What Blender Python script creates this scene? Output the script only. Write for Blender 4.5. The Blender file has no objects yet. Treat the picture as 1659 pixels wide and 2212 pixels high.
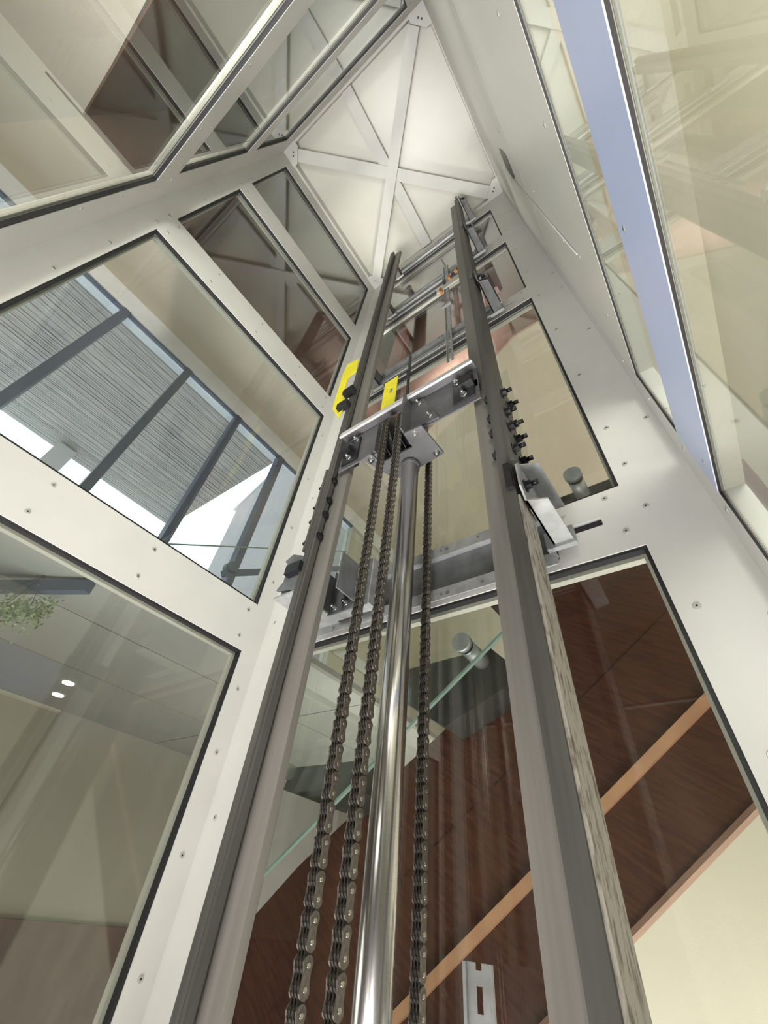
import bpy, bmesh, math, random
from mathutils import Matrix, Vector
random.seed(4)
S = bpy.context.scene
C = bpy.context.collection

# ------------------------------------------------------------------ camera
cam = bpy.data.cameras.new('camera'); cam.sensor_width = 36; cam.lens = 14.652
cam.clip_start = 0.01; cam.clip_end = 200
co = bpy.data.objects.new('camera', cam); C.objects.link(co); S.camera = co
RIGHT = Vector((0.80858467, 0.58162568, 0.08889543))
DOWN = Vector((-0.36134743, 0.61011952, -0.70511149))
FWD = Vector((-0.46434779, 0.5380202, 0.70350223))
co.matrix_world = Matrix(((RIGHT.x, -DOWN.x, -FWD.x, 0), (RIGHT.y, -DOWN.y, -FWD.y, 0), (RIGHT.z, -DOWN.z, -FWD.z, 0), (0, 0, 0, 1)))

# ------------------------------------------------------------------ world, lights, exposure
S.view_settings.view_transform = 'Standard'; S.view_settings.look = 'None'
S.view_settings.gamma = 1; S.view_settings.use_curve_mapping = False
S.view_settings.exposure = -0.28
w = bpy.data.worlds.new('sky'); S.world = w; w.use_nodes = True
nt = w.node_tree; bgn = nt.nodes['Background']
bgn.inputs[0].default_value = (0.78, 0.87, 1.0, 1); bgn.inputs[1].default_value = 2.6
S.cycles.max_bounces = 10; S.cycles.transparent_max_bounces = 40
S.cycles.glossy_bounces = 6; S.cycles.diffuse_bounces = 5
S.cycles.sample_clamp_indirect = 4

def area(name, loc, target, size, power, color=(1, .96, .90), sy=None):
    l = bpy.data.lights.new(name, 'AREA'); l.energy = power; l.color = color
    l.shape = 'RECTANGLE'; l.size = size; l.size_y = sy or size
    o = bpy.data.objects.new(name, l); C.objects.link(o); o.location = loc
    o.rotation_euler = (Vector(target) - Vector(loc)).to_track_quat('-Z', 'Y').to_euler()
    return o
area('fill_front', (-0.6, -3.4, -1.45), (-0.6, 0.4, 3.4), 1.6, 44)  # unseen fill added to light the frames from the front
area('fill_pit', (-0.6, 0.1, -1.5), (-0.6, 0.25, 3), 1.2, 46, (1, .97, .95)).data.spread = math.radians(78)  # added uplight below the shaft, brightens frames and roof
area('fill_upper', (-0.6, -0.95, 2.5), (-0.7, 1.0, 5.2), .5, 19)  # extra unseen light lifting the shaft top
area('fill_well', (-1.3, 1.5, 3.45), (-0.5, 1.5, 5.5), .3, 34)  # added inside the well so its back face gets brighter
area('fill_stair', (-0.6, 2.2, -1.4), (-0.5, 3.4, 1.5), 1.8, 120)  # invisible source added to brighten the stairwell wall
area('fill_side', (0.6, -1.6, 1.2), (1.0, 1.4, 2.2), 0.6, 130)  # added out of view to lift the white side wall
area('fill_left', (-2.6, 0.2, -1.4), (-2.8, 1.0, 1), 1.2, 16)  # unseen fill for the lower left room

# ------------------------------------------------------------------ materials
def mat(name, col, rough=.5, metal=0, noise=0, scale=20, col2=None, bump=0, stretch=None, spec=.5, coat=0, bscale=None, ramp=(.35, .65), rot=None):
    m = bpy.data.materials.new(name); m.use_nodes = True
    n = m.node_tree.nodes; l = m.node_tree.links; p = n['Principled BSDF']
    p.inputs['Base Color'].default_value = (*col, 1); p.inputs['Roughness'].default_value = rough
    p.inputs['Metallic'].default_value = metal
    p.inputs['Specular IOR Level'].default_value = spec
    p.inputs['Coat Weight'].default_value = coat
    if noise or bump or col2:
        tc = n.new('ShaderNodeTexCoord'); mp = n.new('ShaderNodeMapping'); l.new(tc.outputs['Object'], mp.inputs[0])
        if rot: 
            mp0 = n.new('ShaderNodeMapping'); mp0.inputs['Rotation'].default_value = rot; l.new(tc.outputs['Object'], mp0.inputs[0]); l.new(mp0.outputs[0], mp.inputs[0])
        if stretch: mp.inputs['Scale'].default_value = stretch
        tx = n.new('ShaderNodeTexNoise'); tx.inputs['Scale'].default_value = scale; tx.inputs['Detail'].default_value = 6
        l.new(mp.outputs[0], tx.inputs['Vector'])
        cr = n.new('ShaderNodeValToRGB'); l.new(tx.outputs[0], cr.inputs[0])
        c2 = col2 or tuple(c * (1 - noise) for c in col)
        cr.color_ramp.elements[0].position = ramp[0]; cr.color_ramp.elements[1].position = ramp[1]
        cr.color_ramp.elements[0].color = (*c2, 1); cr.color_ramp.elements[1].color = (*col, 1)
        l.new(cr.outputs[0], p.inputs['Base Color'])
        if bump:
            b = n.new('ShaderNodeBump'); b.inputs['Strength'].default_value = bump; b.inputs['Distance'].default_value = .004
            t2 = tx
            if bscale:
                t2 = n.new('ShaderNodeTexNoise'); t2.inputs['Scale'].default_value = bscale; l.new(mp.outputs[0], t2.inputs['Vector'])
            l.new(t2.outputs[0], b.inputs['Height']); l.new(b.outputs[0], p.inputs['Normal'])
    return m

M = {}
M['paint'] = mat('white_powder_paint', (.62, .615, .585), .38, noise=.05, scale=6, bump=.02, bscale=300)
M['panel'] = mat('white_panel', (.66, .65, .58), .3, noise=.04, scale=3, bump=.02, bscale=300)
M['blueface'] = mat('blue_facing', (.46, .53, .74), .35, noise=.04, scale=5)
M['tanreveal'] = mat('textured_tan_reveal', (.58, .52, .42), .6, noise=.06, scale=8, bump=.35, bscale=70)
M['bead'] = mat('glazing_bead', (.52, .5, .44), .5)
M['gasket'] = mat('black_rubber', (.008, .008, .009), .6)
M['black'] = mat('black_plastic', (.008, .008, .01), .35)
M['blackbolt'] = mat('black_oxide_steel', (.018, .018, .02), .35, metal=.6)
M['steel'] = mat('dark_rolled_steel', (.10, .096, .087), .5, metal=.3, noise=.3, scale=5, stretch=(9, 9, .5), bump=.03)
M['steelface'] = mat('machined_steel', (.23, .215, .195), .5, metal=.3, noise=.18, scale=5, stretch=(9, 9, .4))
M['rust'] = mat('worn_primer_steel', (.42, .39, .345), .7, metal=.1, col2=(.16, .13, .10), scale=45, stretch=(2, 2, .6), bump=.1, ramp=(.35, .52))
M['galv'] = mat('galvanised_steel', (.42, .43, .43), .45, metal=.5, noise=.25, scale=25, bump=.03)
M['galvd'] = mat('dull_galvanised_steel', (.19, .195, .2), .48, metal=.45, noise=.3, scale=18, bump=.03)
M['plate'] = mat('brushed_steel_plate', (.14, .14, .145), .45, metal=.4, noise=.2, scale=12, stretch=(1, 1, 8))
M['lip'] = mat('bright_steel_edge', (.6, .6, .6), .4, metal=.4)
M['chrome'] = mat('polished_chrome', (.62, .60, .58), .2, metal=1, noise=.08, scale=30, stretch=(1, 1, 30))
M['zinc'] = mat('zinc_plated_steel', (.75, .77, .78), .18, metal=1)
M['chain'] = mat('oily_chain_steel', (.062, .054, .046), .4, metal=.5, noise=.5, scale=120, bump=.05)
M['chainface'] = mat('chain_side_plate', (.17, .15, .128), .4, metal=.55, noise=.35, scale=150)
M['pin'] = mat('chain_pin_steel', (.38, .35, .31), .25, metal=.9)
M['yellow'] = mat('yellow_paint', (.75, .66, .03), .45, noise=.12, scale=40)
M['orange'] = mat('orange_plastic', (.55, .22, .05), .5)
M['white'] = mat('white_plastic', (.6, .58, .5), .5)
M['wood'] = mat('red_brown_wood', (.105, .038, .022), .5, col2=(.065, .022, .014), scale=9, stretch=(1.5, 1.5, 14), bump=.05, spec=.3, rot=(0, -.61, 0))
M['wood2'] = mat('dull_brown_wood', (.15, .1, .085), .5, col2=(.12, .082, .07), scale=4, stretch=(1, 3, 1))
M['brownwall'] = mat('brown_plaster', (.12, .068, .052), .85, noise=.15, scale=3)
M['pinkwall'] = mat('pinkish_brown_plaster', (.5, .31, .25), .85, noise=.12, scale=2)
M['redband'] = mat('red_brown_band', (.2, .045, .028), .5, noise=.3, scale=12, stretch=(4, 4, .4))
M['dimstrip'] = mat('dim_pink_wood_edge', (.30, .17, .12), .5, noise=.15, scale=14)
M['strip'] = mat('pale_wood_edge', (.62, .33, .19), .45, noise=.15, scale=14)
M['cream'] = mat('cream_plaster', (.67, .63, .52), .9, noise=.05, scale=2, bump=.15, bscale=220)
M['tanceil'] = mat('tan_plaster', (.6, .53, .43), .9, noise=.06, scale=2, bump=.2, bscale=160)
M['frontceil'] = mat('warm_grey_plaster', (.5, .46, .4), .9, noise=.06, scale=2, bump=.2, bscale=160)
M['whitewall'] = mat('white_plaster', (.72, .7, .6), .9, noise=.03, scale=2, bump=.15, bscale=200)
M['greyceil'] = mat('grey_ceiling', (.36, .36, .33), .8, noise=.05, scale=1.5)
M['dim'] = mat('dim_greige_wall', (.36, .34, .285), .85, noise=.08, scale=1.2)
M['mullion'] = mat('dark_aluminium_flare_tint', (.10, .12, .17), .4, noise=.1, scale=8)  # dark grey frame colour; its blue cast imitates flare from the bright sky
M['header'] = mat('light_grey_header', (.85, .85, .88), .5, noise=.1, scale=4)
M['slat'] = mat('weathered_grey_slat', (.55, .5, .47), .8, noise=.3, scale=10, stretch=(6, .5, 1))
M['gap'] = mat('slat_backing', (.12, .105, .10), .9)
M['stucco'] = mat('pale_stucco', (.38, .36, .35), .95, noise=.08, scale=6, bump=.3, bscale=60)
M['darktread'] = mat('dark_stone_tread', (.05, .045, .042), .5, noise=.3, scale=10)
M['leaf'] = mat('green_leaf', (.26, .34, .17), .6, noise=.4, scale=12)
M['floor'] = mat('grey_floor', (.25, .24, .22), .6)
M['braid'] = mat('black_cable', (.02, .018, .018), .5)
m = bpy.data.materials.new('lamp_glow'); m.use_nodes = True
m.node_tree.nodes['Principled BSDF'].inputs['Emission Color'].default_value = (1, .97, .9, 1)
m.node_tree.nodes['Principled BSDF'].inputs['Emission Strength'].default_value = 2.2
M['glow'] = m

def glass_mat(name, tint):
    m = bpy.data.materials.new(name); m.use_nodes = True
    n = m.node_tree.nodes; l = m.node_tree.links
    n.remove(n['Principled BSDF']); out = n['Material Output']
    tr = n.new('ShaderNodeBsdfTransparent'); tr.inputs[0].default_value = (*tint, 1)
    gl = n.new('ShaderNodeBsdfGlossy'); gl.inputs['Roughness'].default_value = 0.012; gl.inputs[0].default_value = (.95, .98, .96, 1)
    g = n.new('ShaderNodeNewGeometry'); dp = n.new('ShaderNodeVectorMath'); dp.operation = 'DOT_PRODUCT'
    l.new(g.outputs['Incoming'], dp.inputs[0]); l.new(g.outputs['Normal'], dp.inputs[1])
    ab = n.new('ShaderNodeMath'); ab.operation = 'ABSOLUTE'; l.new(dp.outputs['Value'], ab.inputs[0])
    om = n.new('ShaderNodeMath'); om.operation = 'SUBTRACT'; om.inputs[0].default_value = 1; l.new(ab.outputs[0], om.inputs[1])
    pw = n.new('ShaderNodeMath'); pw.operation = 'POWER'; pw.inputs[1].default_value = 5; l.new(om.outputs[0], pw.inputs[0])
    ma = n.new('ShaderNodeMath'); ma.operation = 'MULTIPLY_ADD'; ma.inputs[1].default_value = .95; ma.inputs[2].default_value = .045; l.new(pw.outputs[0], ma.inputs[0])
    mx = n.new('ShaderNodeMixShader'); l.new(ma.outputs[0], mx.inputs[0]); l.new(tr.outputs[0], mx.inputs[1]); l.new(gl.outputs[0], mx.inputs[2])
    l.new(mx.outputs[0], out.inputs[0])
    return m
M['glass'] = glass_mat('clear_glass', (.955, .975, .96))
M['glassedge'] = mat('green_glass_edge', (.22, .30, .26), .15, spec=.6)

# ------------------------------------------------------------------ mesh helpers
class MB:
    def __init__(s): s.b = bmesh.new(); s.mi = 0
    def _m(s, fs, mi):
        for f in fs: f.material_index = mi
    def box(s, x0, x1, y0, y1, z0, z1, mi=0, rot=None, piv=None):
        vs = [s.b.verts.new((x, y, z)) for x in (x0, x1) for y in (y0, y1) for z in (z0, z1)]
        fs = [s.b.faces.new([vs[i] for i in q]) for q in ((0, 1, 3, 2), (4, 6, 7, 5), (0, 4, 5, 1), (2, 3, 7, 6), (0, 2, 6, 4), (1, 5, 7, 3))]
        s._m(fs, mi)
        if rot is not None:
            bmesh.ops.transform(s.b, matrix=Matrix.Translation(piv) @ rot @ Matrix.Translation(-Vector(piv)), verts=vs)
        return s
    def prism(s, pts, d, mi=0):
        """pts: 3D polygon, d: extrusion vector"""
        d = Vector(d)
        a = [s.b.verts.new(p) for p in pts]; b = [s.b.verts.new(Vector(p) + d) for p in pts]
        n = len(pts); fs = [s.b.faces.new(a[::-1]), s.b.faces.new(b)]
        for i in range(n): fs.append(s.b.faces.new((a[i], a[(i + 1) % n], b[(i + 1) % n], b[i])))
        s._m(fs, mi); return s
    def bar(s, p, q, wx, wy, mi=0, up=(0, 0, 1)):
        p = Vector(p); q = Vector(q); d = (q - p).normalized(); u = Vector(up)
        a = d.cross(u); a = a.normalized() if a.length > 1e-5 else Vector((1, 0, 0)); b = a.cross(d)
        a *= wx / 2; b *= wy / 2
        return s.prism([p + a + b, p - a + b, p - a - b, p + a - b], q - p, mi)
    def cyl(s, p, q, r, n=20, mi=0, r2=None, smooth=True, cap=True):
        p = Vector(p); q = Vector(q); d = (q - p).normalized(); r2 = r if r2 is None else r2
        u = d.orthogonal().normalized(); v = d.cross(u)
        A = [s.b.verts.new(p + r * (math.cos(t) * u + math.sin(t) * v)) for t in [2 * math.pi * i / n for i in range(n)]]
        B = [s.b.verts.new(q + r2 * (math.cos(t) * u + math.sin(t) * v)) for t in [2 * math.pi * i / n for i in range(n)]]
        for i in range(n):
            f = s.b.faces.new((A[i], A[(i + 1) % n], B[(i + 1) % n], B[i])); f.smooth = smooth; f.material_index = mi
        if cap:
            s._m([s.b.faces.new(A[::-1]), s.b.faces.new(B)], mi)
        return s
    def mesh(s, name, mats, bevel=0):
        if bevel:
            es = [e for e in s.b.edges if len(e.link_faces) == 2 and not all(f.smooth for f in e.link_faces) and e.calc_face_angle(0) > .6]
            bmesh.ops.bevel(s.b, geom=es, offset=bevel, segments=2, affect='EDGES', clamp_overlap=True)
        bmesh.ops.recalc_face_normals(s.b, faces=s.b.faces)
        me = bpy.data.meshes.new(name); s.b.to_mesh(me); s.b.free()
        for k in (mats if isinstance(mats, (list, tuple)) else [mats]): me.materials.append(M[k])
        return me
    def build(s, name, mats, parent=None, bevel=0, loc=None):
        return link(name, s.mesh(name, mats, bevel), parent, loc)

def link(name, me, parent=None, loc=None):
    o = bpy.data.objects.new(name, me); C.objects.link(o)
    if loc is not None: o.location = loc
    if parent is not None: o.parent = parent
    return o

def tag(o, label, cat, group=None, kind=None):
    if label: o['label'] = label
    if cat: o['category'] = cat
    if group: o['group'] = group
    if kind: o['kind'] = kind
    return o
def empty(name, loc=(0, 0, 0)):
    o = bpy.data.objects.new(name, None); C.objects.link(o); o.location = loc; o.empty_display_size = .05
    o['_o'] = 1; del o['_o']
    return o
def struct(o, label=None):
    o['kind'] = 'structure'
    if label: o['label'] = label
    return o

# shared screw mesh: flat head with ring and dark socket; axis +Z local
def screw_mesh():
    b = MB(); b.cyl((0, 0, 0), (0, 0, .0015), .0085, 14, 0, r2=.0075); b.cyl((0, 0, .0015), (0, 0, .0022), .0052, 12, 0); b.cyl((0, 0, .002), (0, 0, .0026), .0026, 8, 1)
    return b.mesh('screw', ['zincw', 'black'])
M['zincw'] = mat('painted_screw_head', (.5, .5, .45), .35, metal=.4)
SCREW = screw_mesh()
def screw(pos, nrm, parent):
    o = link('screw', SCREW, parent, pos); o.rotation_euler = Vector(nrm).to_track_quat('Z', 'Y').to_euler(); return o

def hexbolt_mesh(m, r=.011, h=.009, tail=.02):
    b = MB(); b.cyl((0, 0, 0), (0, 0, .003), r * 1.35, 18); b.cyl((0, 0, .003), (0, 0, .003 + h), r, 6, smooth=False); b.cyl((0, 0, .003 + h), (0, 0, .003 + h + tail), r * .52, 12)
    return b.mesh('bolt', m)
BB = hexbolt_mesh('blackbolt', .0135, .014, .018); ZB = hexbolt_mesh('zinc', .0095, .008, .010); BH = hexbolt_mesh('blackbolt', .0125, .009, .001); ZS = hexbolt_mesh('zinc', .0075, .005, .004)
def bolt(pos, nrm, parent, me=None):
    o = link('bolt', me or BB, parent, pos); o.rotation_euler = Vector(nrm).to_track_quat('Z', 'Y').to_euler(); return o

XL, XR, YB, YF, ZT = -1.453, 0.187, 1.0, -0.542, 5.42
ZB0 = -1.2
T = .05
# ------------------------------------------------------------------ the shaft: posts (trim), crossbars, panes
def post(n, boxes, label, screws):
    b = MB()
    for q in boxes: b.box(*q)
    o = b.build('trim_%d' % n, 'paint', bevel=.0015); struct(o, label)
    for p, nn in screws: screw(p, nn, o)
    return o
zz = [-.3 + .22 * i for i in range(26)]
post(1, [(XL - T, XL, .917, YB + T, ZB0, ZT), (XL, -1.335, YB, YB + T, ZB0, ZT)], 'white corner post of the lift frame beside the left guide rail',
     [((XL, .955, z), (1, 0, 0)) for z in (-.15, .1, .38, .6, 1.1, 1.45, 1.85, 2.3, 2.9, 3.4, 4.3)] + [((-1.41, YB, z), (0, -1, 0)) for z in (.2, .9, 1.7)])
post(2, [(.017, XR, YB, YB + T, ZB0, ZT), (XR, XR + T, .905, YB + T, ZB0, ZT)], 'wide white corner post right of the right guide rail',
     [((.055, YB, z), (0, -1, 0)) for z in (.26, .55, .86, 1.04, 1.23, 1.6, 2.05, 2.52, 2.95, 3.5, 4.1, 4.7)] + [((.165, YB, z), (0, -1, 0)) for z in (.5, 1.2, 1.9, 2.45, 2.7, 3.3, 3.9, 4.5)]
     + [((XR, .935, z), (-1, 0, 0)) for z in (.4, .72, .95, 1.2, 1.45, 1.8, 2.3, 2.9)])
post(3, [(XL - T, XL, YF - T, -.427, ZB0, ZT), (XL, -1.272, YF - T, YF, ZB0, ZT)], 'broad white corner post crossing the left side of the lift frame',
     [((XL, -.455, z), (1, 0, 0)) for z in (1.7, 2.1, 2.55, 2.7, 3.2, 3.5, 3.9, 4.1, 4.7)] + [((-1.30, YF, z), (0, -1 * -1, 0)) for z in (1.9, 2.2, 2.5, 2.7, 3.3, 3.9, 4.1, 4.7)])
post(4, [(.06, XR + T, YF - T, YF, ZB0, ZT), (XR, XR + T, YF - T, -.45, ZB0, ZT)], 'white corner post at the top edge of the picture',
     [((.09, YF, z), (0, 1, 0)) for z in (4.2, 4.6, 5.0)])

def crossbar(parent, name, a, b_, z0, z1, axis, pos, sgn, slot=None, screws=(), m='paint'):
    """horizontal frame member between a and b_ on plane axis=pos; sgn: outward direction"""
    mb = MB()
    def bx(u0, u1, w0, w1):
        if axis == 'x':
            x0, x1 = sorted((pos, pos + sgn * T)); mb.box(x0, x1, u0, u1, w0, w1)
        else:
            y0, y1 = sorted((pos, pos + sgn * T)); mb.box(u0, u1, y0, y1, w0, w1)
    if slot:
        s0, s1, sz, sh = slot
        bx(a, s0, z0, z1); bx(s1, b_, z0, z1); bx(s0, s1, z0, sz - sh); bx(s0, s1, sz + sh, z1)
    else: bx(a, b_, z0, z1)
    o = mb.build(name, m, parent)
    nn = (-sgn, 0, 0) if axis == 'x' else (0, -sgn, 0)
    for u, z in screws:
        screw((pos, u, z) if axis == 'x' else (u, pos, z), nn, o)
    if slot:
        q = MB()
        if axis == 'y': q.box(s0 - .004, s1 + .004, pos + sgn * .012, pos + sgn * .02, sz - sh, sz + sh)
        q.build('slot_backing', 'black', o)
    return o

def pane(n, axis, pos, sgn, a, b_, z0, z1, label, m='glass', k=1.0):
    """glazed window: pane, black gasket ring on the inner side, pale bead on the outer side"""
    e = empty('window_%d' % n, (pos, (a + b_) / 2, z0) if axis == 'x' else ((a + b_) / 2, pos, z0)); struct(e, label)
    off = e.location
    def bx(mb, u0, u1, d0, d1, w0, w1):
        D0, D1 = sorted((pos + sgn * d0 * k, pos + sgn * d1 * k))
        if axis == 'x': mb.box(D0 - off.x, D1 - off.x, u0 - off.y, u1 - off.y, w0 - off.z, w1 - off.z)
        else: mb.box(u0 - off.x, u1 - off.x, D0 - off.y, D1 - off.y, w0 - off.z, w1 - off.z)
    g = MB(); bx(g, a - .008, b_ + .008, .026, .034, z0 - .008, z1 + .008); g.build('glass_pane', m, e)
    for nm, d0, d1, wd, mm in (('gasket', .004, .026, .009 * min(1, k * 1.2), 'gasket'), ('glazing_bead', .034, .056, .016 * (1 if k > .5 else .2), 'bead')):
        g = MB()
        bx(g, a, b_, d0, d1, z0, z0 + wd); bx(g, a, b_, d0, d1, z1 - wd, z1)
        dv = d0 + (d1 - d0) * (.3 if axis == 'y' and pos > 0 and nm == 'gasket' else 1)
        bx(g, a, a + wd, d0, dv, z0 + wd, z1 - wd); bx(g, b_ - wd, b_, d0, dv, z0 + wd, z1 - wd)
        g.build(nm, mm, e)
    return e

# left wall
wl = struct(empty('wall_left', (XL, .2, 0)), 'glazed white framed left side of the lift shaft')
def kids(parent, objs):
    for o in objs: o.parent = parent; o.matrix_parent_inverse = Matrix.Translation(-Vector(parent.location))
def lsc(z0, z1): return [(y, z) for z in (z0, z1) for y in (-.3, .05, .3, .62, .85)]
cbl = [crossbar(None, 'crossbar', -.427, .917, .742, .956, 'x', XL, -1, screws=[(y, z) for y in (-.35, .05, .42, .88) for z in (.79, .91)]),
       crossbar(None, 'crossbar', -.427, .917, 2.50, 2.745, 'x', XL, -1, screws=[(y, z) for y in (-.39, -.1, .25, .6, .88) for z in (2.56, 2.69)]),
       crossbar(None, 'crossbar', -.427, .917, 3.83, 4.11, 'x', XL, -1, screws=[(y, z) for y in (-.39, .1, .5, .88) for z in (3.92, 4.04)]),
       crossbar(None, 'crossbar', -.427, .917, 5.20, ZT, 'x', XL, -1)]
kids(wl, cbl)
pane(1, 'x', XL, -1, -.427, .917, ZB0, .742, 'lowest glass pane of the left side, with blurred reflections')
pane(2, 'x', XL, -1, -.427, .917, .956, 2.50, 'left glass pane looking out on the slatted soffit and sky')
pane(3, 'x', XL, -1, -.427, .917, 2.745, 3.83, 'left glass pane showing brown plaster and the reflected roof braces')
pane(4, 'x', XL, -1, -.427, .917, 4.11, 5.20, 'topmost narrow glass pane of the left side under the roof')
# back wall
wb = struct(empty('wall_back', (-.6, YB, 0)), 'glazed back side of the lift shaft behind the guide rails')
cbb = [crossbar(None, 'crossbar', -1.335, .017, .742, .965, 'y', YB, 1, slot=(-.2, -.058, .86, .015), screws=[(-.03, .935), (-.012, .80)]),
       crossbar(None, 'crossbar', -1.335, .017, 2.565, 2.735, 'y', YB, 1, slot=(-.2, -.072, 2.655, .011), screws=[(-.02, 2.7), (-.02, 2.6)]),
       crossbar(None, 'crossbar', -1.335, .017, 3.82, 4.03, 'y', YB, 1, slot=(-.2, -.072, 3.95, .014), screws=[(-.02, 3.99), (-.02, 3.86)]),
       crossbar(None, 'crossbar', -1.335, .017, 5.10, ZT, 'y', YB, 1)]
kids(wb, cbb)
pane(5, 'y', YB, 1, -1.335, .017, ZB0, .742, 'back glass pane in front of the wooden stair stringer')
pane(6, 'y', YB, 1, -1.335, .017, .965, 2.565, 'tall back glass pane in front of the cream stairwell wall')
pane(7, 'y', YB, 1, -1.335, .017, 2.735, 3.82, 'back glass pane with brown behind, third from the bottom')
pane(8, 'y', YB, 1, -1.335, .017, 4.03, 5.10, 'topmost back glass pane behind the rail tops')
# front wall (upper left of the picture)
wf = struct(empty('wall_front', (-.6, YF, 0)), 'glazed front side of the lift shaft, upper left of the picture')
cbf = [crossbar(None, 'crossbar', -1.272, .06, 2.50, 2.745, 'y', YF, -1, screws=[(x, z) for x in (-1.2, -.95, -.6) for z in (2.56, 2.69)]),
       crossbar(None, 'crossbar', -1.272, .06, 3.90, 4.11, 'y', YF, -1, screws=[(x, z) for x in (-1.2, -.7, -.2) for z in (3.95, 4.05)]),
       crossbar(None, 'crossbar', -1.272, .06, 5.06, ZT, 'y', YF, -1)]
kids(wf, cbf)
pane(9, 'y', YF, -1, -1.272, .06, .956, 2.50, 'large front glass pane in the upper left corner', k=.7)
pane(10, 'y', YF, -1, -1.272, .06, 2.745, 3.90, 'front glass pane showing the reflected roof braces', k=.7)
pane(11, 'y', YF, -1, -1.272, .06, 4.11, 5.06, 'narrow front glass pane directly under the roof', k=.7)
# right wall
wr = struct(empty('wall_right', (XR, .2, 0)), 'white panelled right side of the lift shaft above the glass')
pb = MB(); pb.box(XR, XR + T, -.45, .905, 1.30, 2.60); pb.box(XR, XR + T, -.45, .905, 2.603, ZT)
pb = pb.build('panel', 'panel')
s_ = MB(); s_.prism([(XR - .0015, y, z) for y, z in ((.418, 3.38), (.410, 3.22), (.418, 3.06), (.45, 3.02), (.545, 3.03), (.562, 3.16), (.558, 3.32), (.535, 3.42), (.45, 3.42))], (.002, 0, 0)); s_ = s_.build('oblong_slot', 'black')
wire = MB(); wire.cyl((XR - .004, .565, 3.25), (XR - .004, .59, 1.62), .0025, 8); wire = wire.build('edge_wire', 'lip')
sc = [screw((XR, y, z), (-1, 0, 0), None) for y, z in ((-.03, 1.55), (.60, 1.61), (.62, 1.9), (.2, 1.42), (.75, 1.45), (.5, 2.3), (.3, 2.9), (.7, 3.1))]
kb = crossbar(None, 'crossbar', -.45, .905, .75, .972, 'x', XR, 1, screws=[(y, z) for y in (-.2, .345) for z in (.93,)] + [(.85, .80)], m='tanreveal')
fl = MB(); fl.box(XR - .0012, XR, -.45, .905, .7505, .9715); fl = fl.build('blue_sheet', 'blueface')  # thin blue sheet over the inner face of the right crossbar
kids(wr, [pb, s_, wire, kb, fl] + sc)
pane(12, 'x', XR, 1, -.45, .905, ZB0, .75, 'right glass pane with white plaster wall behind', k=.22)
pane(13, 'x', XR, 1, -.45, .905, .972, 1.30, 'narrow dark glass strip above the blue right crossbar', k=.22)

# ------------------------------------------------------------------ ceiling of the shaft
cl = struct(empty('ceiling', (-.63, .23, ZT)), 'white lift roof with crossing braces')
cz = []
b = MB(); b.box(XL - T, XR + T, YF - T, YB + T, 5.56, 5.59); cz.append(b.build('roof_panel', 'panel'))
b = MB()
for q in ((XL - T, XL + .02, YF - T, YB + T), (XR - .012, XR + T, YF - T, YB + T)): b.box(*q, ZT, 5.56)
for q in ((XL + .02, XR - .012, YF - T, YF + .02), (XL + .02, XR - .012, YB - .02, YB + T)): b.box(*q, ZT, 5.56)
cz.append(b.build('roof_edge_frame', 'paint'))
for p, q, z in (((-1.38, -.46), (.10, .96), 5.455), ((.05, -.47), (-1.38, .93), 5.415), ((-.665, -.52), (-.70, .97), 5.475)):
    b = MB(); b.bar((*p, z), (*q, z), .105, .045); cz.append(b.build('roof_brace', 'paint', bevel=.003))
for (x, y, sx, sy) in ((XL, YF, 1, 1), (XR, YF, -1, 1), (XL, YB, 1, -1), (XR, YB, -1, -1)):
    b = MB(); k = .15
    b.prism([(x, y, 5.405), (x + sx * k, y, 5.405), (x + sx * k, y + sy * .05, 5.405), (x + sx * .05, y + sy * k, 5.405), (x, y + sy * k, 5.405)], (0, 0, .012))
    g = b.build('corner_gusset', 'paint'); cz.append(g)
    for t in (.35, .65):
        h = MB(); px, py = x + sx * (.035 + .07 * t), y + sy * (.035 + .07 * (1 - t)); h.cyl((px, py, 5.403), (px, py, 5.4055), .008, 12); cz.append(h.build('gusset_hole', 'gap'))
kids(cl, cz)

# ------------------------------------------------------------------ guide rails
XC = -.5875
def mir(x, s): return XC + (x - XC) * s
def bxm(mb, s, x0, x1, *r, mi=0):
    a, b_ = sorted((mir(x0, s), mir(x1, s))); mb.box(a, b_, *r, mi=mi)
for s, lab, zt in ((1, 'right dark steel guide rail with splice bolts on its outer side', 5.02), (-1, 'left dark steel guide rail with splice bolts, beside the yellow bracket', 4.90)):
    r = empty('guide_rail', (mir(-.217, s), .77, -.6)); tag(r, lab, 'rail', 'pair of guide rails')
    b = MB(); bxm(b, s, -.225, -.2, .726, .83, -.6, zt); p1 = b.build('rail_base', 'steel', bevel=.002)
    b = MB(); bxm(b, s, -.236, -.225, .728, .75, -.6, zt); p1b = b.build('rail_rib', 'steel', bevel=.002)
    b = MB(); bxm(b, s, -.295, -.225, .762, .785, -.6, zt + .02); p2 = b.build('rail_blade', 'steelface', bevel=.003)
    ks = [p1, p1b, p2]
    b = MB(); bxm(b, s, -.2, -.188, .722, .825, .93, 1.39); ks.append(b.build('splice_plate', 'steel', bevel=.001))
    for z in (.996, 1.107, 1.188, 1.308):
        for y in (.745, .80):
            ks.append(bolt((mir(-.188, s), y, z), (s, 0, 0), None))
        ks.append(bolt((mir(-.236, s), .742, z), (-s, 0, 0), None, BH))
    if s > 0:
        b = MB(); b.box(-.2, -.194, .735, .832, -.6, .80); ks.append(b.build('worn_backing_strip', 'rust'))
    kids(r, ks)

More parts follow.
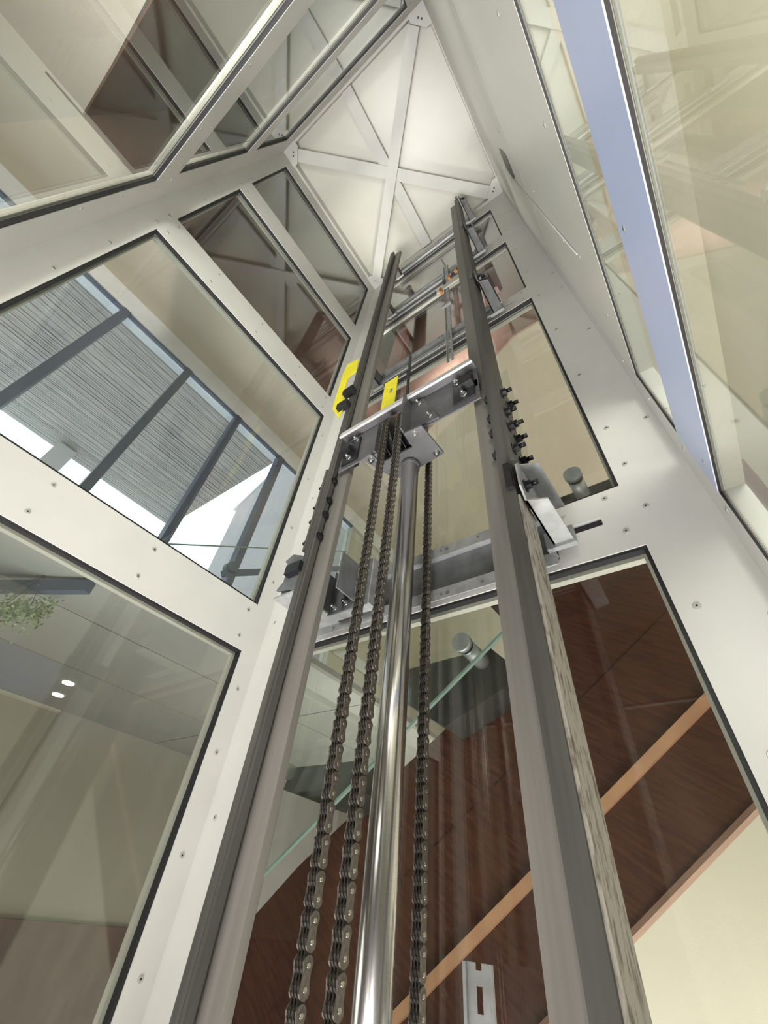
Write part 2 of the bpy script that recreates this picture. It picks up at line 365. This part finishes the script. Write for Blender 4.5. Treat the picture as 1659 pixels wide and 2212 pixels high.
def strap(n, s, z0, z1, lab, mname='galvd', y0=.72):
    r = empty('rail_bracket', (mir(-.19, s), .85, z0)); tag(r, lab, 'bracket', 'rail brackets on the crossbars')
    xi = -.188
    b = MB(); 
    pts = [(mir(xi, s), y, z) for y, z in ((y0, z0 + .03), (y0 + .025, z0), (.962, z0), (.962, z1), (y0 + .025, z1), (y0, z1 - .03))]
    b.prism(pts, (s * .005, 0, 0)); ks = [b.build('web', mname, bevel=.001)]
    for z, m2 in ((z0, mname), (z1 - .005, mname)):
        b = MB(); b.prism([(mir(xi, s), y0 + .03, z), (mir(xi, s), .962, z), (mir(xi + .055, s), .962, z), (mir(xi + .05, s), y0 + .05, z)], (0, 0, .005)); ks.append(b.build('flange', m2, bevel=.001))
    b = MB(); bxm(b, s, xi - .02, xi + .06, .945, .962, z0 - .01, z0 + .05); ks.append(b.build('foot', 'galv', bevel=.003))
    ks.append(bolt((mir(xi + .03, s), .945, z0 + .02), (0, -1, 0), None, ZB))
    ks.append(bolt((mir(xi + .005, s), y0 + .04, (z0 + z1) / 2 - .01), (s, 0, 0), None, BB))
    b = MB(); bxm(b, s, xi - .03, xi - .012, y0 - .008, y0 + .004, z0 + .03, z1 - .02); ks.append(b.build('clamp', 'black', bevel=.003))
    kids(r, ks)
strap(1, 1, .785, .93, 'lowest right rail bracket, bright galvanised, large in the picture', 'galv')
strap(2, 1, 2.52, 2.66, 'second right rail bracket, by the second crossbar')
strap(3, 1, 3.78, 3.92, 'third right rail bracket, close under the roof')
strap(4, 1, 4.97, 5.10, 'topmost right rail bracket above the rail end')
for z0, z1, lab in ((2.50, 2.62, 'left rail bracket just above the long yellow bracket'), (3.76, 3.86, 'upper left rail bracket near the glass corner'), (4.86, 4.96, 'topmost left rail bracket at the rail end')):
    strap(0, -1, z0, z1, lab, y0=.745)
r = empty('rail_bracket', (-1.03, .8, .78)); tag(r, 'lowest left rail bracket, grey channel piece with a black clamp', 'bracket', 'rail brackets on the crossbars')
b = MB(); b.prism([(-1.085, .735, .80), (-.975, .735, .77), (-.975, .735, .91), (-1.0, .735, .925), (-1.05, .735, .95), (-1.085, .735, .93), (-1.06, .735, .90), (-1.06, .735, .83)], (0, .01, 0)); w1 = b.build('web', 'galvd', bevel=.001)
b = MB(); b.box(-1.085, -.975, .735, .962, .765, .772); w2 = b.build('flange', 'galv'); b = MB(); b.box(-1.065, -.977, .745, .962, .772, .92); w3 = b.build('channel_body', 'galvd')
b = MB(); b.box(-1.035, -.965, .71, .735, .835, .875); w4 = b.build('clamp', 'black', bevel=.006)
kids(r, [w1, w2, w3, w4])
r = empty('mounting_plate', (-.9, .95, .78)); tag(r, 'galvanised mounting plates with zinc bolts behind the left guide rail', 'plate')
b = MB(); b.box(-.98, -.80, .90, .906, .76, .95); w1 = b.build('plate_face', 'galvd', bevel=.001)
b = MB(); b.box(-.86, -.854, .80, .90, .78, .93); w2 = b.build('stiffener', 'galvd')
b = MB(); b.box(-.98, -.80, .906, .945, .76, .766); b.box(-.80, -.795, .90, .945, .76, .95); w3 = b.build('return_flange', 'galv')
ks = [w1, w2, w3] + [bolt(p, (0, -1, 0), None, ZB) for p in ((-.95, .90, .93), (-.90, .90, .935), (-.84, .90, .94), (-.95, .90, .785), (-.90, .90, .79), (-.83, .90, .785))]
kids(r, ks)

# horizontal strut channels on the crossbars
for z0, z1, lab in ((.735, .945, 'lowest galvanised cross channel behind the chrome cylinder'), (2.56, 2.72, 'second galvanised cross channel, above the carriage plate'),
                    (3.83, 3.99, 'third galvanised cross channel between the rail tops'), (5.08, 5.22, 'topmost galvanised cross channel close under the roof')):
    r = empty('cross_channel', (-.6, .97, z0)); tag(r, lab, 'channel', 'cross channels between the rails')
    x0, x1 = -1.10, -.15 if z0 > 1 else -.19
    b = MB(); b.box(x0, x1, .985, .990, z0 + .03, z1 - .03); ks = [b.build('web', 'galvd')]
    for a in (0, 1):
        zA = z0 if not a else z1 - .04
        b = MB(); b.box(x0, x1, .962, .967, zA, zA + .04); b.box(x0, x1, .967, .985, zA + (.036 if not a else 0), zA + (.04 if not a else .004)); ks.append(b.build('rolled_edge', 'galv', bevel=.001))
    for i, x in enumerate((-1.0, -.81, -.553, -.53, -.414, -.3)):
        for zA in (z0 + .015, z1 - .018):
            b = MB(); b.cyl((x, .960, zA), (x, .9622, zA), .0065 if i % 2 else .0045, 10); ks.append(b.build('bolt_hole', 'gap'))
    kids(r, ks)

# ------------------------------------------------------------------ lifting cylinder
r = empty('lifting_cylinder', (-.607, .825, -.6)); tag(r, 'polished chrome lifting cylinder standing between the chains', 'cylinder')
b = MB(); b.cyl((-.607, .825, -.6), (-.607, .825, 1.275), .033, 48); k1 = b.build('rod', 'chrome')
b = MB(); b.cyl((-.607, .825, 1.262), (-.607, .825, 1.285), .037, 36); k2 = b.build('rod_collar', 'plate')
kids(r, [k1, k2])

# ------------------------------------------------------------------ lift chains
PT = .0245
def plate_pts(p, r, waist, n=7):
    """figure eight outline in (y,z), pins at z=0 and z=p"""
    o = []
    for i in range(n + 1):
        t = math.radians(-20 - 140 * i / n); o.append((r * math.cos(t), r * math.sin(t)))
    for zz_ in (.3, .5, .7): o.append((-waist, p * zz_))
    for i in range(n + 1):
        t = math.radians(160 - 140 * i / n); o.append((r * math.cos(t), p + r * math.sin(t)))
    for zz_ in (.7, .5, .3): o.append((waist, p * zz_))
    return o
def link_mesh(kind):
    b = MB(); R_ = .0113; pl = plate_pts(PT, R_, .0078)
    xs = (-.0098, -.0033, .0033, .0098) if kind == 'o' else (-.0066, 0, .0066)
    th = .0029
    for x in xs:
        b.prism([(x - th / 2, y, z) for y, z in pl], (th, 0, 0), 1 if abs(x) > .009 else 0)
    if kind == 'o':
        for z in (0, PT): b.cyl((-.0128, 0, z), (.0128, 0, z), .0033, 12, 2)
    return b.mesh('chain_link', ['chain', 'chainface', 'pin'])
LO, LI = link_mesh('o'), link_mesh('i')
def chain(x, y, z0, z1, lab, arc=None):
    r = empty('lift_chain', (x, y, z0)); tag(r, lab, 'chain', 'lifting chains beside the cylinder')
    n = int((z1 - z0) / PT); top = z0 + n * PT
    for i in range(n):
        o = link('outer_link' if i % 2 == 0 else 'inner_link', LO if i % 2 == 0 else LI, r, (0, 0, i * PT))
    if arc:
        cy_, R_ = arc; k = int(math.pi / 2 * R_ / PT); pos = Vector((0, 0, n * PT)); ang = 0
        for i in range(k):
            ang = (i + .5) * (math.pi / 2) / k * (1 if cy_ > y else -1)
            o = link('outer_link' if (n + i) % 2 == 0 else 'inner_link', LO if (n + i) % 2 == 0 else LI, r, pos.copy()); o.rotation_euler = (-ang, 0, 0)
            pos += Vector((0, math.sin(ang) * PT, math.cos(ang) * PT))
    return r
SR = .11; SYC = .80; SZ = 1.42
chain(-.643, .69, -.32, SZ, 'leftmost lifting chain, front strand left of the cylinder', (SYC, SR))
chain(-.574, .69, -.331, SZ, 'front lifting chain running close beside the left edge of the cylinder', (SYC, SR))
chain(-.576, .91, -.345, SZ, 'rear lifting chain hanging right of the chrome cylinder', (SYC, SR))
chain(-.648, .91, -.32, SZ, 'rear lifting chain mostly hidden behind the chrome cylinder', (SYC, SR))

# ------------------------------------------------------------------ carriage / sheave head between the rails
r = empty('crosshead', (XC, .74, 1.30)); tag(r, 'dark steel crosshead plate spanning between the two guide rails', 'crosshead')
ks = []
XA, XB = -.918, -.258
b = MB(); b.prism([(XA, .690, 1.545), (XA + .012, .690, 1.57), (XB - .01, .690, 1.57), (XB, .690, 1.545)], (0, .01, 0)); ks.append(b.build('bright_top_lip', 'lip', bevel=.002))
b = MB(); b.box(XA, XB, .70, .735, 1.562, 1.57); ks.append(b.build('top_flange', 'plate'))
b = MB(); b.box(XA, -.665, .735, .741, 1.345, 1.565); ks.append(b.build('web', 'plate', bevel=.001))
b = MB(); b.box(-.556, XB, .735, .741, 1.338, 1.565); ks.append(b.build('web', 'plate', bevel=.001))
b = MB(); b.prism([(-.55, .729, 1.36), (-.55, .729, 1.555), (-.498, .729, 1.555), (-.424, .729, 1.345)], (0, .006, 0)); ks.append(b.build('bolted_tab', 'plate', bevel=.001))
b = MB(); b.box(-.556, -.550, .672, .86, 1.302, 1.56); ks.append(b.build('gusset', 'plate', bevel=.001))
b = MB(); b.box(-.70, -.694, .70, .86, 1.302, 1.50); ks.append(b.build('gusset', 'plate', bevel=.001))
b = MB(); b.prism([(-.552, .692, 1.290), (-.477, .698, 1.290), (-.470, .848, 1.290), (-.592, .858, 1.290), (-.70, .858, 1.290), (-.757, .704, 1.290), (-.71, .70, 1.290), (-.70, .76, 1.290), (-.555, .76, 1.290)], (0, 0, .010)); ks.append(b.build('base_plate', 'plate', bevel=.001))
for p in ((-.515, .715, 1.290), (-.492, .83, 1.290), (-.725, .725, 1.290)): ks.append(bolt(p, (0, 0, -1), None, ZB))
for p in ((-.515, .729, 1.52), (-.462, .729, 1.385)): ks.append(bolt(p, (0, -1, 0), None, ZB))
for s in (1, -1):
    b = MB(); bxm(b, s, -.325, -.272, .70, .735, 1.43, 1.475); bxm(b, s, -.305, -.262, .735, .80, 1.43, 1.475); ks.append(b.build('guide_shoe', 'black', bevel=.003))
    b = MB(); bxm(b, s, -.36, -.275, .726, .735, 1.365, 1.52); ks.append(b.build('shoe_plate', 'black', bevel=.001))
    for p in ((-.34, .726, 1.505), (-.315, .726, 1.395)): ks.append(bolt((mir(p[0], s), p[1] - (.0 if p[2] < 1.42 else .0), p[2]), (0, -1, 0), None, ZB))
for x in (-.645, -.573):
    b = MB(); b.cyl((x - .013, SYC, SZ), (x + .013, SYC, SZ), .097, 40)
    b.cyl((x - .019, SYC, SZ), (x - .0145, SYC, SZ), .112, 40); b.cyl((x + .0145, SYC, SZ), (x + .019, SYC, SZ), .112, 40)
    ks.append(b.build('chain_sheave', 'black'))
b = MB(); b.cyl((-.70, SYC, SZ), (-.525, SYC, SZ), .016, 20); ks.append(b.build('axle', 'plate'))
kids(r, ks)

# stud, yellow plates, cable
o = MB().cyl((-.597, .75, 1.571), (-.601, .75, 2.10), .007, 10).cyl((-.6, .75, 1.9), (-.6, .75, 1.93), .012, 6, smooth=False).build('threaded_stud', 'braid'); tag(o, 'thin dark threaded stud rising from the crosshead', 'stud')
b = MB(); A = [(-.718, 1.88), (-.642, 1.885), (-.642, 1.571), (-.718, 1.571)]
for q in ((-.718, -.679, 1.571, 1.885), (-.663, -.642, 1.571, 1.885), (-.679, -.663, 1.571, 1.75), (-.679, -.663, 1.80, 1.885)): b.box(q[0], q[1], .72, .724, q[2], q[3])
o = b.build('yellow_flag_plate', 'yellow'); tag(o, 'small yellow plate with a slot standing on the crosshead', 'plate')
r = empty('yellow_bracket', (-1.03, .74, 1.8)); tag(r, 'long notched yellow bracket on the left guide rail', 'bracket')
Y = [(-1.083, 2.038), (-1.077, 1.965), (-.996, 1.80), (-.984, 1.90), (-.99, 1.974), (-1.024, 2.061), (-1.025, 2.263), (-.967, 2.291), (-.977, 2.457), (-1.075, 2.497), (-1.089, 2.386)]
b = MB(); b.prism([(x, .715, z) for x, z in Y], (0, .004, 0)); k1 = b.build('bracket_sheet', 'yellow')
ks = [k1]
for x, z in ((-.985, 2.03), (-1.0, 1.9)):
    b = MB(); b.box(x - .012, x + .055, .69, .725, z - .025, z + .02); ks.append(b.build('magnet', 'black', bevel=.005))
kids(r, ks)

# perforated wiring rails
def slotted(x0, x1, y, z0, z1, pitch, sw, sl, parent, name='rail_strip', m='galv'):
    b = MB(); c = (x0 + x1) / 2; z = z1 - int((z1 - z0) / pitch) * pitch - (pitch - sl) * .5
    b.box(x0, x0 + .006, y - .008, y, z0, z1); b.box(x1 - .006, x1, y - .008, y, z0, z1)
    b.box(x0 + .006, c - sw / 2, y - .001, y, z0, z1); b.box(c + sw / 2, x1 - .006, y - .001, y, z0, z1)
    while z + sl < z1 - 1e-4:
        b.box(c - sw / 2, c + sw / 2, y - .001, y, z + sl, min(z + pitch, z1)); z += pitch
    return b.build(name, m, parent)
o = slotted(-.507, -.453, .95, -.42, -.028, .048, .011, .03, None, 'slotted_rail'); tag(o, 'short slotted galvanised rail at the bottom edge right of the chains', 'rail')
r = empty('perforated_rail', (-.47, .95, 2.2)); tag(r, 'upright perforated rail with orange clips behind the crosshead', 'rail')
ks = [slotted(-.495, -.452, .95, 2.25, 4.05, .03, .012, .016, None)]
b = MB(); b.box(-.55, -.30, .925, .935, 3.44, 3.52); ks.append(b.build('cross_strip', 'white'))
for i, (x, z) in enumerate(((-.505, 3.40), (-.475, 3.55), (-.43, 3.56), (-.40, 3.60), (-.37, 3.62), (-.345, 3.64), (-.5, 3.36))):
    b = MB(); b.box(x - .01, x + .01, .90, .925, z - .03, z + .03); ks.append(b.build('clip', 'orange' if i % 2 == 0 else 'black', bevel=.002))
b = MB(); b.box(-.51, -.44, .925, .945, 3.08, 3.11); ks.append(b.build('clamp', 'galv'))
kids(r, ks)

# ------------------------------------------------------------------ house around the shaft
ZC = 3.33   # house ceiling
def slab(name, mats, parent, *boxes):
    b = MB()
    for q in boxes: b.box(*q)
    return b.build(name, mats, parent)
# ceiling of the storey, with the well around the shaft
ch = struct(empty('ceiling_house', (-2.2, 0, ZC)), 'cream ceiling around the lift, ending at the brown well')
b = MB(); b.prism([(-2.55, 3.7, ZC), (-1.785, 3.7, ZC), (-1.785, -1.17, ZC), (-2.55, -1.65, ZC)], (0, 0, .2)); k1 = b.build('left_field', 'tanceil')
b = MB(); b.prism([(-1.785, -1.17, ZC), (1.03, -1.25, ZC), (1.03, -4.2, ZC + .0), (-2.55, -4.2, ZC), (-2.55, -1.65, ZC)], (0, 0, .2)); k2 = b.build('front_field', 'frontceil')
b = MB(); b.prism([(-1.785, 3.7, ZC), (1.1, 3.7, ZC), (1.1, -1.25, ZC), (.32, -1.24, ZC), (.32, 1.49, ZC), (-.2, 1.495, ZC), (-.38, 1.56, ZC), (-1.785, 2.1, ZC)], (0, 0, .2)); k3 = b.build('back_field', 'tanceil')
kids(ch, [k1, k2, k3])
# brown well above
wu = struct(empty('wall_well', (-1.785, 0, ZC + .2)), 'brown plaster well rising around the top of the lift')
b = MB(); b.box(-1.795, -1.783, -1.4, 2.2, ZC - .002, 7); k1 = b.build('left_face', 'brownwall')
b = MB(); b.box(-1.785, .42, -1.18, -1.168, ZC - .002, 7); k2 = b.build('front_face', 'brownwall')
b = MB(); b.prism([(-1.785, 2.09, ZC - .002), (-.38, 1.55, ZC - .002), (-.2, 1.485, ZC - .002), (.42, 1.48, ZC - .002), (.42, 1.495, ZC - .002), (-.2, 1.50, ZC - .002), (-.38, 1.565, ZC - .002), (-1.785, 2.105, ZC - .002)], (0, 0, 3.67)); k3 = b.build('back_face', 'pinkwall')
b = MB(); b.box(.318, .33, -1.25, 1.49, ZC - .002, 7); k4 = b.build('right_face', 'brownwall')
b = MB(); b.box(-1.9, .45, -1.4, 2.2, 7, 7.1); k5 = b.build('well_roof', 'brownwall')
kids(wu, [k1, k2, k3, k4, k5])
# flat red-brown bands standing in the well
for pts, lab in ((((-1.22, 3.4), (-1.07, 3.36), (-.957, 5.42), (-1.03, 5.3), (-1.117, 5.47), (-1.06, 5.2)), 'broad red-brown timber seen through the back glass left of the perforated rail'),
                 (((-.536, 4.33), (-.49, 4.3), (-.47, 3.4), (-.523, 3.37)), 'narrow red-brown timber just right of the perforated rail'),
                 (((-.245, 5.62), (-.17, 5.6), (-.125, 3.72), (-.16, 3.64), (-.205, 3.68)), 'red-brown timber with a rounded end right of the right guide rail')):
    o = MB().prism([(x, 1.2, z) for x, z in pts], (0, .05, 0)).build('band', 'redband'); tag(o, lab, 'band', 'red-brown bands behind the back glass')
# walls
o = slab('wall_stairwell', 'cream', None, (-2.7, 1.1, 3.7, 3.8, -1.6, ZC)); struct(o, 'cream plaster wall behind the stairs')
o = slab('wall_side', 'whitewall', None, (1.03, 1.13, -4.2, 3.7, -1.6, ZC + .2)); struct(o, 'white plaster wall beyond the right glass')
o = slab('floor', 'floor', None, (-5, 1.1, -4.2, 3.8, -1.7, -1.6)); struct(o, 'grey floor below the lift')

o = slab('wall_house_front', 'dim', None, (-4.0, 1.13, -4.3, -4.2, -1.6, ZC + .2)); struct(o, 'greige wall of the house in front of the lift, outside the picture')
o = slab('wall_window', 'cream', None, (-2.6, -2.5, -4.2, -1.6, .95, ZC), (-2.6, -2.5, 2.4, 3.7, .95, ZC)); struct(o, 'cream wall on both sides of the mullioned window')
o = slab('wall_lower_front', 'dim', None, (-4.0, -1.9, -2.3, -2.2, -1.6, .95)); struct(o, 'greige wall at the near end of the lower left room')
# stair flight behind the back glass
def SP(n, pts, y, th, m, parent=None): return MB().prism([(x, y, z) for x, z in pts], (0, th, 0)).build(n, m, parent)
r = empty('staircase', (-.5, 1.4, -.1)); tag(r, 'red-brown wooden stair flight rising to the right behind the back glass', 'stairs')
def lz(x, c): return c + .70 * x
ks = []
# lower board, pale strip, upper boards
ks.append(SP('lower_board', [(-2.0, lz(-2.0, .262)), (.4, lz(.4, .262)), (.4, lz(.4, .475)), (-2.0, lz(-2.0, .475))], 1.37, .05, 'wood'))
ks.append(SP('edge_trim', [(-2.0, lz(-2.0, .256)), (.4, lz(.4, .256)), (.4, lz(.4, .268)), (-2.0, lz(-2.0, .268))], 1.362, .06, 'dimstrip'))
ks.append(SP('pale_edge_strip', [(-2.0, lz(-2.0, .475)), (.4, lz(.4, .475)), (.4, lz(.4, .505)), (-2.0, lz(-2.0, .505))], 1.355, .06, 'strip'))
ks.append(SP('stringer_board', [(-2.0, lz(-2.0, .505)), (.4, lz(.4, .505)), (.4, lz(.4, .76)), (-2.0, lz(-2.0, .76))], 1.375, .05, 'wood'))
ks.append(SP('stepped_board', [(-1.60, -.36), (-.3, .55), (.4, 1.04), (.4, 1.25), (-.2, 1.25), (-.42, 1.15), (-.60, 1.0), (-.50, .84), (-.47, .70), (-.72, .55), (-.88, .45), (-1.18, .26), (-1.384, .124), (-1.60, -.05)], 1.38, .05, 'wood'))
kids(r, ks)
for i, (pts, lab) in enumerate(((((-.867, .69), (-.53, .70), (-.458, .62), (-.50, .56), (-.712, .471), (-.859, .56)), 'dark stair tread end below the first glass fixing, centre right'),
               (((-.25, 1.19), (-.25, 1.255), (.06, 1.255), (.06, 1.19)), 'dark stair tread end at the right, just above the slotted crossbar'),
               (((-1.40, .33), (-1.38, .40), (-1.05, .40), (-1.0, .30), (-1.12, .26)), 'dark stair tread end far left between rail and chains'))):
    o = MB().prism([(x, 1.25, z) for x, z in pts], (0, .135, 0)).build('stair_tread', 'darktread', bevel=.003); tag(o, lab, 'tread', 'dark stair tread ends')
for (x, y, z), lab in (((-.565, 1.10, .66), 'steel glass fixing in front of the dark tread, right of the chains'), ((-.10, 1.12, 1.22), 'steel glass fixing above the slotted crossbar, right of the rail bracket'), ((-1.38, 1.12, .385), 'steel glass fixing at the far left beside the left guide rail')):
    r = empty('glass_fixing', (x, y, z)); tag(r, lab, 'standoff', 'steel glass fixings on the stair')
    b = MB().cyl((x, y, z), (x, y + .02, z), .031, 32); k1 = b.build('cap', 'galv', bevel=0)
    b = MB().cyl((x, y + .02, z), (x, y + .035, z), .026, 28); k2 = b.build('rubber_washer', 'black')
    b = MB().cyl((x, y + .035, z), (x, 1.25, z), .027, 32); k3 = b.build('body', 'galv')
    kids(r, [k1, k2, k3])
# glass balustrade of the stair
r = empty('glass_balustrade', (-.5, 1.15, .7)); tag(r, 'clear glass balustrade with a green sloping lower edge behind the back glass', 'balustrade')
def g2(x): return .985 + .71 * x
b = MB(); b.prism([(-1.7, 1.128, g2(-1.7) + .004), (-.23, 1.128, g2(-.23) + .004), (-.23, 1.128, 2.2), (-1.7, 1.128, 1.2)], (0, .010, 0)); k1 = b.build('glass_sheet', 'glass')
b = MB(); b.prism([(-1.7, 1.127, g2(-1.7) - .006), (-.23, 1.127, g2(-.23) - .006), (-.23, 1.127, g2(-.23) + .003), (-1.7, 1.127, g2(-1.7) + .003)], (0, .012, 0)); k2 = b.build('polished_edge', 'glassedge')
kids(r, [k1, k2])

# ------------------------------------------------------------------ window wall on the left (x = -2.5)
WX = -2.5
r = struct(empty('window_14', (WX, .4, 1.0)), 'tall dark mullioned window looking out to the slatted soffit')
ks = []
for y in (-.98, -.39, .18, .715, 1.25, 1.80):
    b = MB(); b.box(WX - .06, WX + .02, y, y + .055, 1.0, 3.13); ks.append(b.build('mullion', 'mullion', bevel=.002))
b = MB(); b.box(WX - .03, WX - .0, -1.6, 2.4, 3.122, 3.14); ks.append(b.build('top_rail', 'mullion'))
b = MB(); b.box(WX - .10, WX, -1.6, 2.4, .96, 1.0); ks.append(b.build('sill', 'mullion'))
b = MB(); b.box(WX - .055, WX - .047, -1.6, 2.4, 1.0, 3.13); ks.append(b.build('glass_pane', 'glass'))
kids(r, ks)
o = slab('trim_5', 'header', None, (WX - .12, WX + .01, -1.6, 3.7, 3.14, ZC)); struct(o, 'light grey header above the mullioned window')
# lower room
r = struct(empty('ceiling_lower', (-2.7, 0, .9)), 'grey panelled ceiling seen through the lowest left pane')
ks = []
for x0, x1 in ((-2.22, -1.56), (-2.90, -2.23), (-3.80, -2.91)):
    for y0, y1 in ((-2.2, .0), (.008, 1.9), (1.908, 3.7)):
        b = MB(); b.box(x0, x1, y0, y1, .90, .92); ks.append(b.build('ceiling_panel', 'greyceil'))
b = MB(); b.box(-3.8, -1.56, -2.2, 3.7, .92, .95); ks.append(b.build('backing', 'gap'))
for x, y in ((-3.17, .90), (-3.47, .97)):
    b = MB(); b.cyl((x, y, .892), (x, y, .9), .035, 20); ks.append(b.build('downlight', 'glow'))
kids(r, ks)
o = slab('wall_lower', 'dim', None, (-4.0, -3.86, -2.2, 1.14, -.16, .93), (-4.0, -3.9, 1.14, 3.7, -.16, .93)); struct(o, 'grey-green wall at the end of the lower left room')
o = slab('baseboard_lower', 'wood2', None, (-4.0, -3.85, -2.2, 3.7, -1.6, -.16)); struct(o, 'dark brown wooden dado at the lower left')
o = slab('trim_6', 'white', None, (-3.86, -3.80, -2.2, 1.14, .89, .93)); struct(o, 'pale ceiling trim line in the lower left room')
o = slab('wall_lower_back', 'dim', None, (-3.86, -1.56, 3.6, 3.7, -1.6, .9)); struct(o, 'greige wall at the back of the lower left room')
o = MB().bar((-2.35, .07, .83), (-1.84, .40, .86), .03, .05).build('steel_beam', 'mullion'); tag(o, 'dark horizontal steel beam seen through the lowest left pane', 'beam')
# hand rail and glass outside the shaft on the left
r = empty('side_balustrade', (-2.0, 1.1, 1.5)); tag(r, 'glass balustrade with a steel rail in front of the mullioned window', 'balustrade')
b = MB(); b.bar((-2.0, .97, 1.36), (-2.0, 1.9, 2.02), .03, .035); k1 = b.build('hand_rail', 'mullion')
b = MB(); b.bar((-2.0, .55, 1.275), (-2.0, 1.9, 2.2), .008, .006); k2 = b.build('glass_edge', 'glassedge')
b = MB(); b.cyl((-1.97, 1.0, 1.42), (-2.03, 1.0, 1.42), .032, 20); k3 = b.build('round_fixing', 'mullion')
kids(r, [k1, k2, k3])

# ------------------------------------------------------------------ outside
ZS = 3.6
r = struct(empty('ceiling_outer', (-4, 0, ZS)), 'weathered slatted soffit outside the window')
ks = []
b = MB(); b.box(-3.02, -2.62, -4, 1.47, ZS, ZS + .05); ks.append(b.build('plain_board', 'stucco'))
b = MB(); b.box(-5.08, -3.02, -4, 1.47, ZS + .03, ZS + .08); ks.append(b.build('backing', 'gap'))
x = -3.03; ms = []
smesh = None
while x > -5.05:
    wdt = random.choice((.016, .022, .03, .034)); b = MB(); b.box(x - wdt, x, -4, 1.47, ZS + random.choice((0, .004)), ZS + .03); ks.append(b.build('slat', 'slat')); x -= wdt + random.choice((.004, .006, .009))
kids(r, ks)
o = slab('trim_7', 'header', None, (-5.5, -4.9, -.09, .11, 3.1, 3.58)); struct(o, 'short pale downstand at the outer edge of the soffit')
r = empty('building', (-5, 3, 0)); tag(r, 'pale stucco neighbouring house outside the window', 'building')
b = MB(); b.prism([(-6.5, 2.86, 0), (-3.2, 2.86, 0), (-3.2, 2.86, 8.0), (-4.6, 2.86, 7.2), (-6.5, 2.86, 5.96)], (0, 1.5, 0)); k1 = b.build('stucco_wall', 'stucco')
b = MB(); b.prism([(-6.6, 2.83, 5.90), (-3.1, 2.83, 8.16), (-3.1, 2.83, 8.22), (-6.6, 2.83, 5.96)], (0, 1.6, 0)); k2 = b.build('roof_edge', 'header')
kids(r, [k1, k2])
# leaves built in place of a tree reflection at the left edge
r = empty('reflected_leaves', (-2.02, .27, .90)); tag(r, 'patch of small green leaves standing in for a reflection in the lowest left pane at the picture edge', 'plant')
b = MB()
for i in range(900):
    v = Vector((random.gauss(-2.03, .035), random.uniform(.04, .37), 0)); v.z = .70 + (v.y - .2) * .45 + random.gauss(0, .032)
    n1 = Vector((random.uniform(-1, 1), random.uniform(-1, 1), random.uniform(-1, 1))).normalized() * random.uniform(.006, .012); n2 = n1.orthogonal().normalized() * .005
    b.prism([v - n1, v + n2, v + n1, v - n2], n1.cross(n2).normalized() * .0008)
k1 = b.build('foliage', 'leaf'); k1['kind'] = 'stuff'
b = MB()
for y in (.12, .22, .31): b.cyl((-2.03, y, .68 + (y - .2) * .45), (-2.02, .27, .90), .0015, 6)
k2 = b.build('added_stem', 'wood2')
kids(r, [k1, k2])
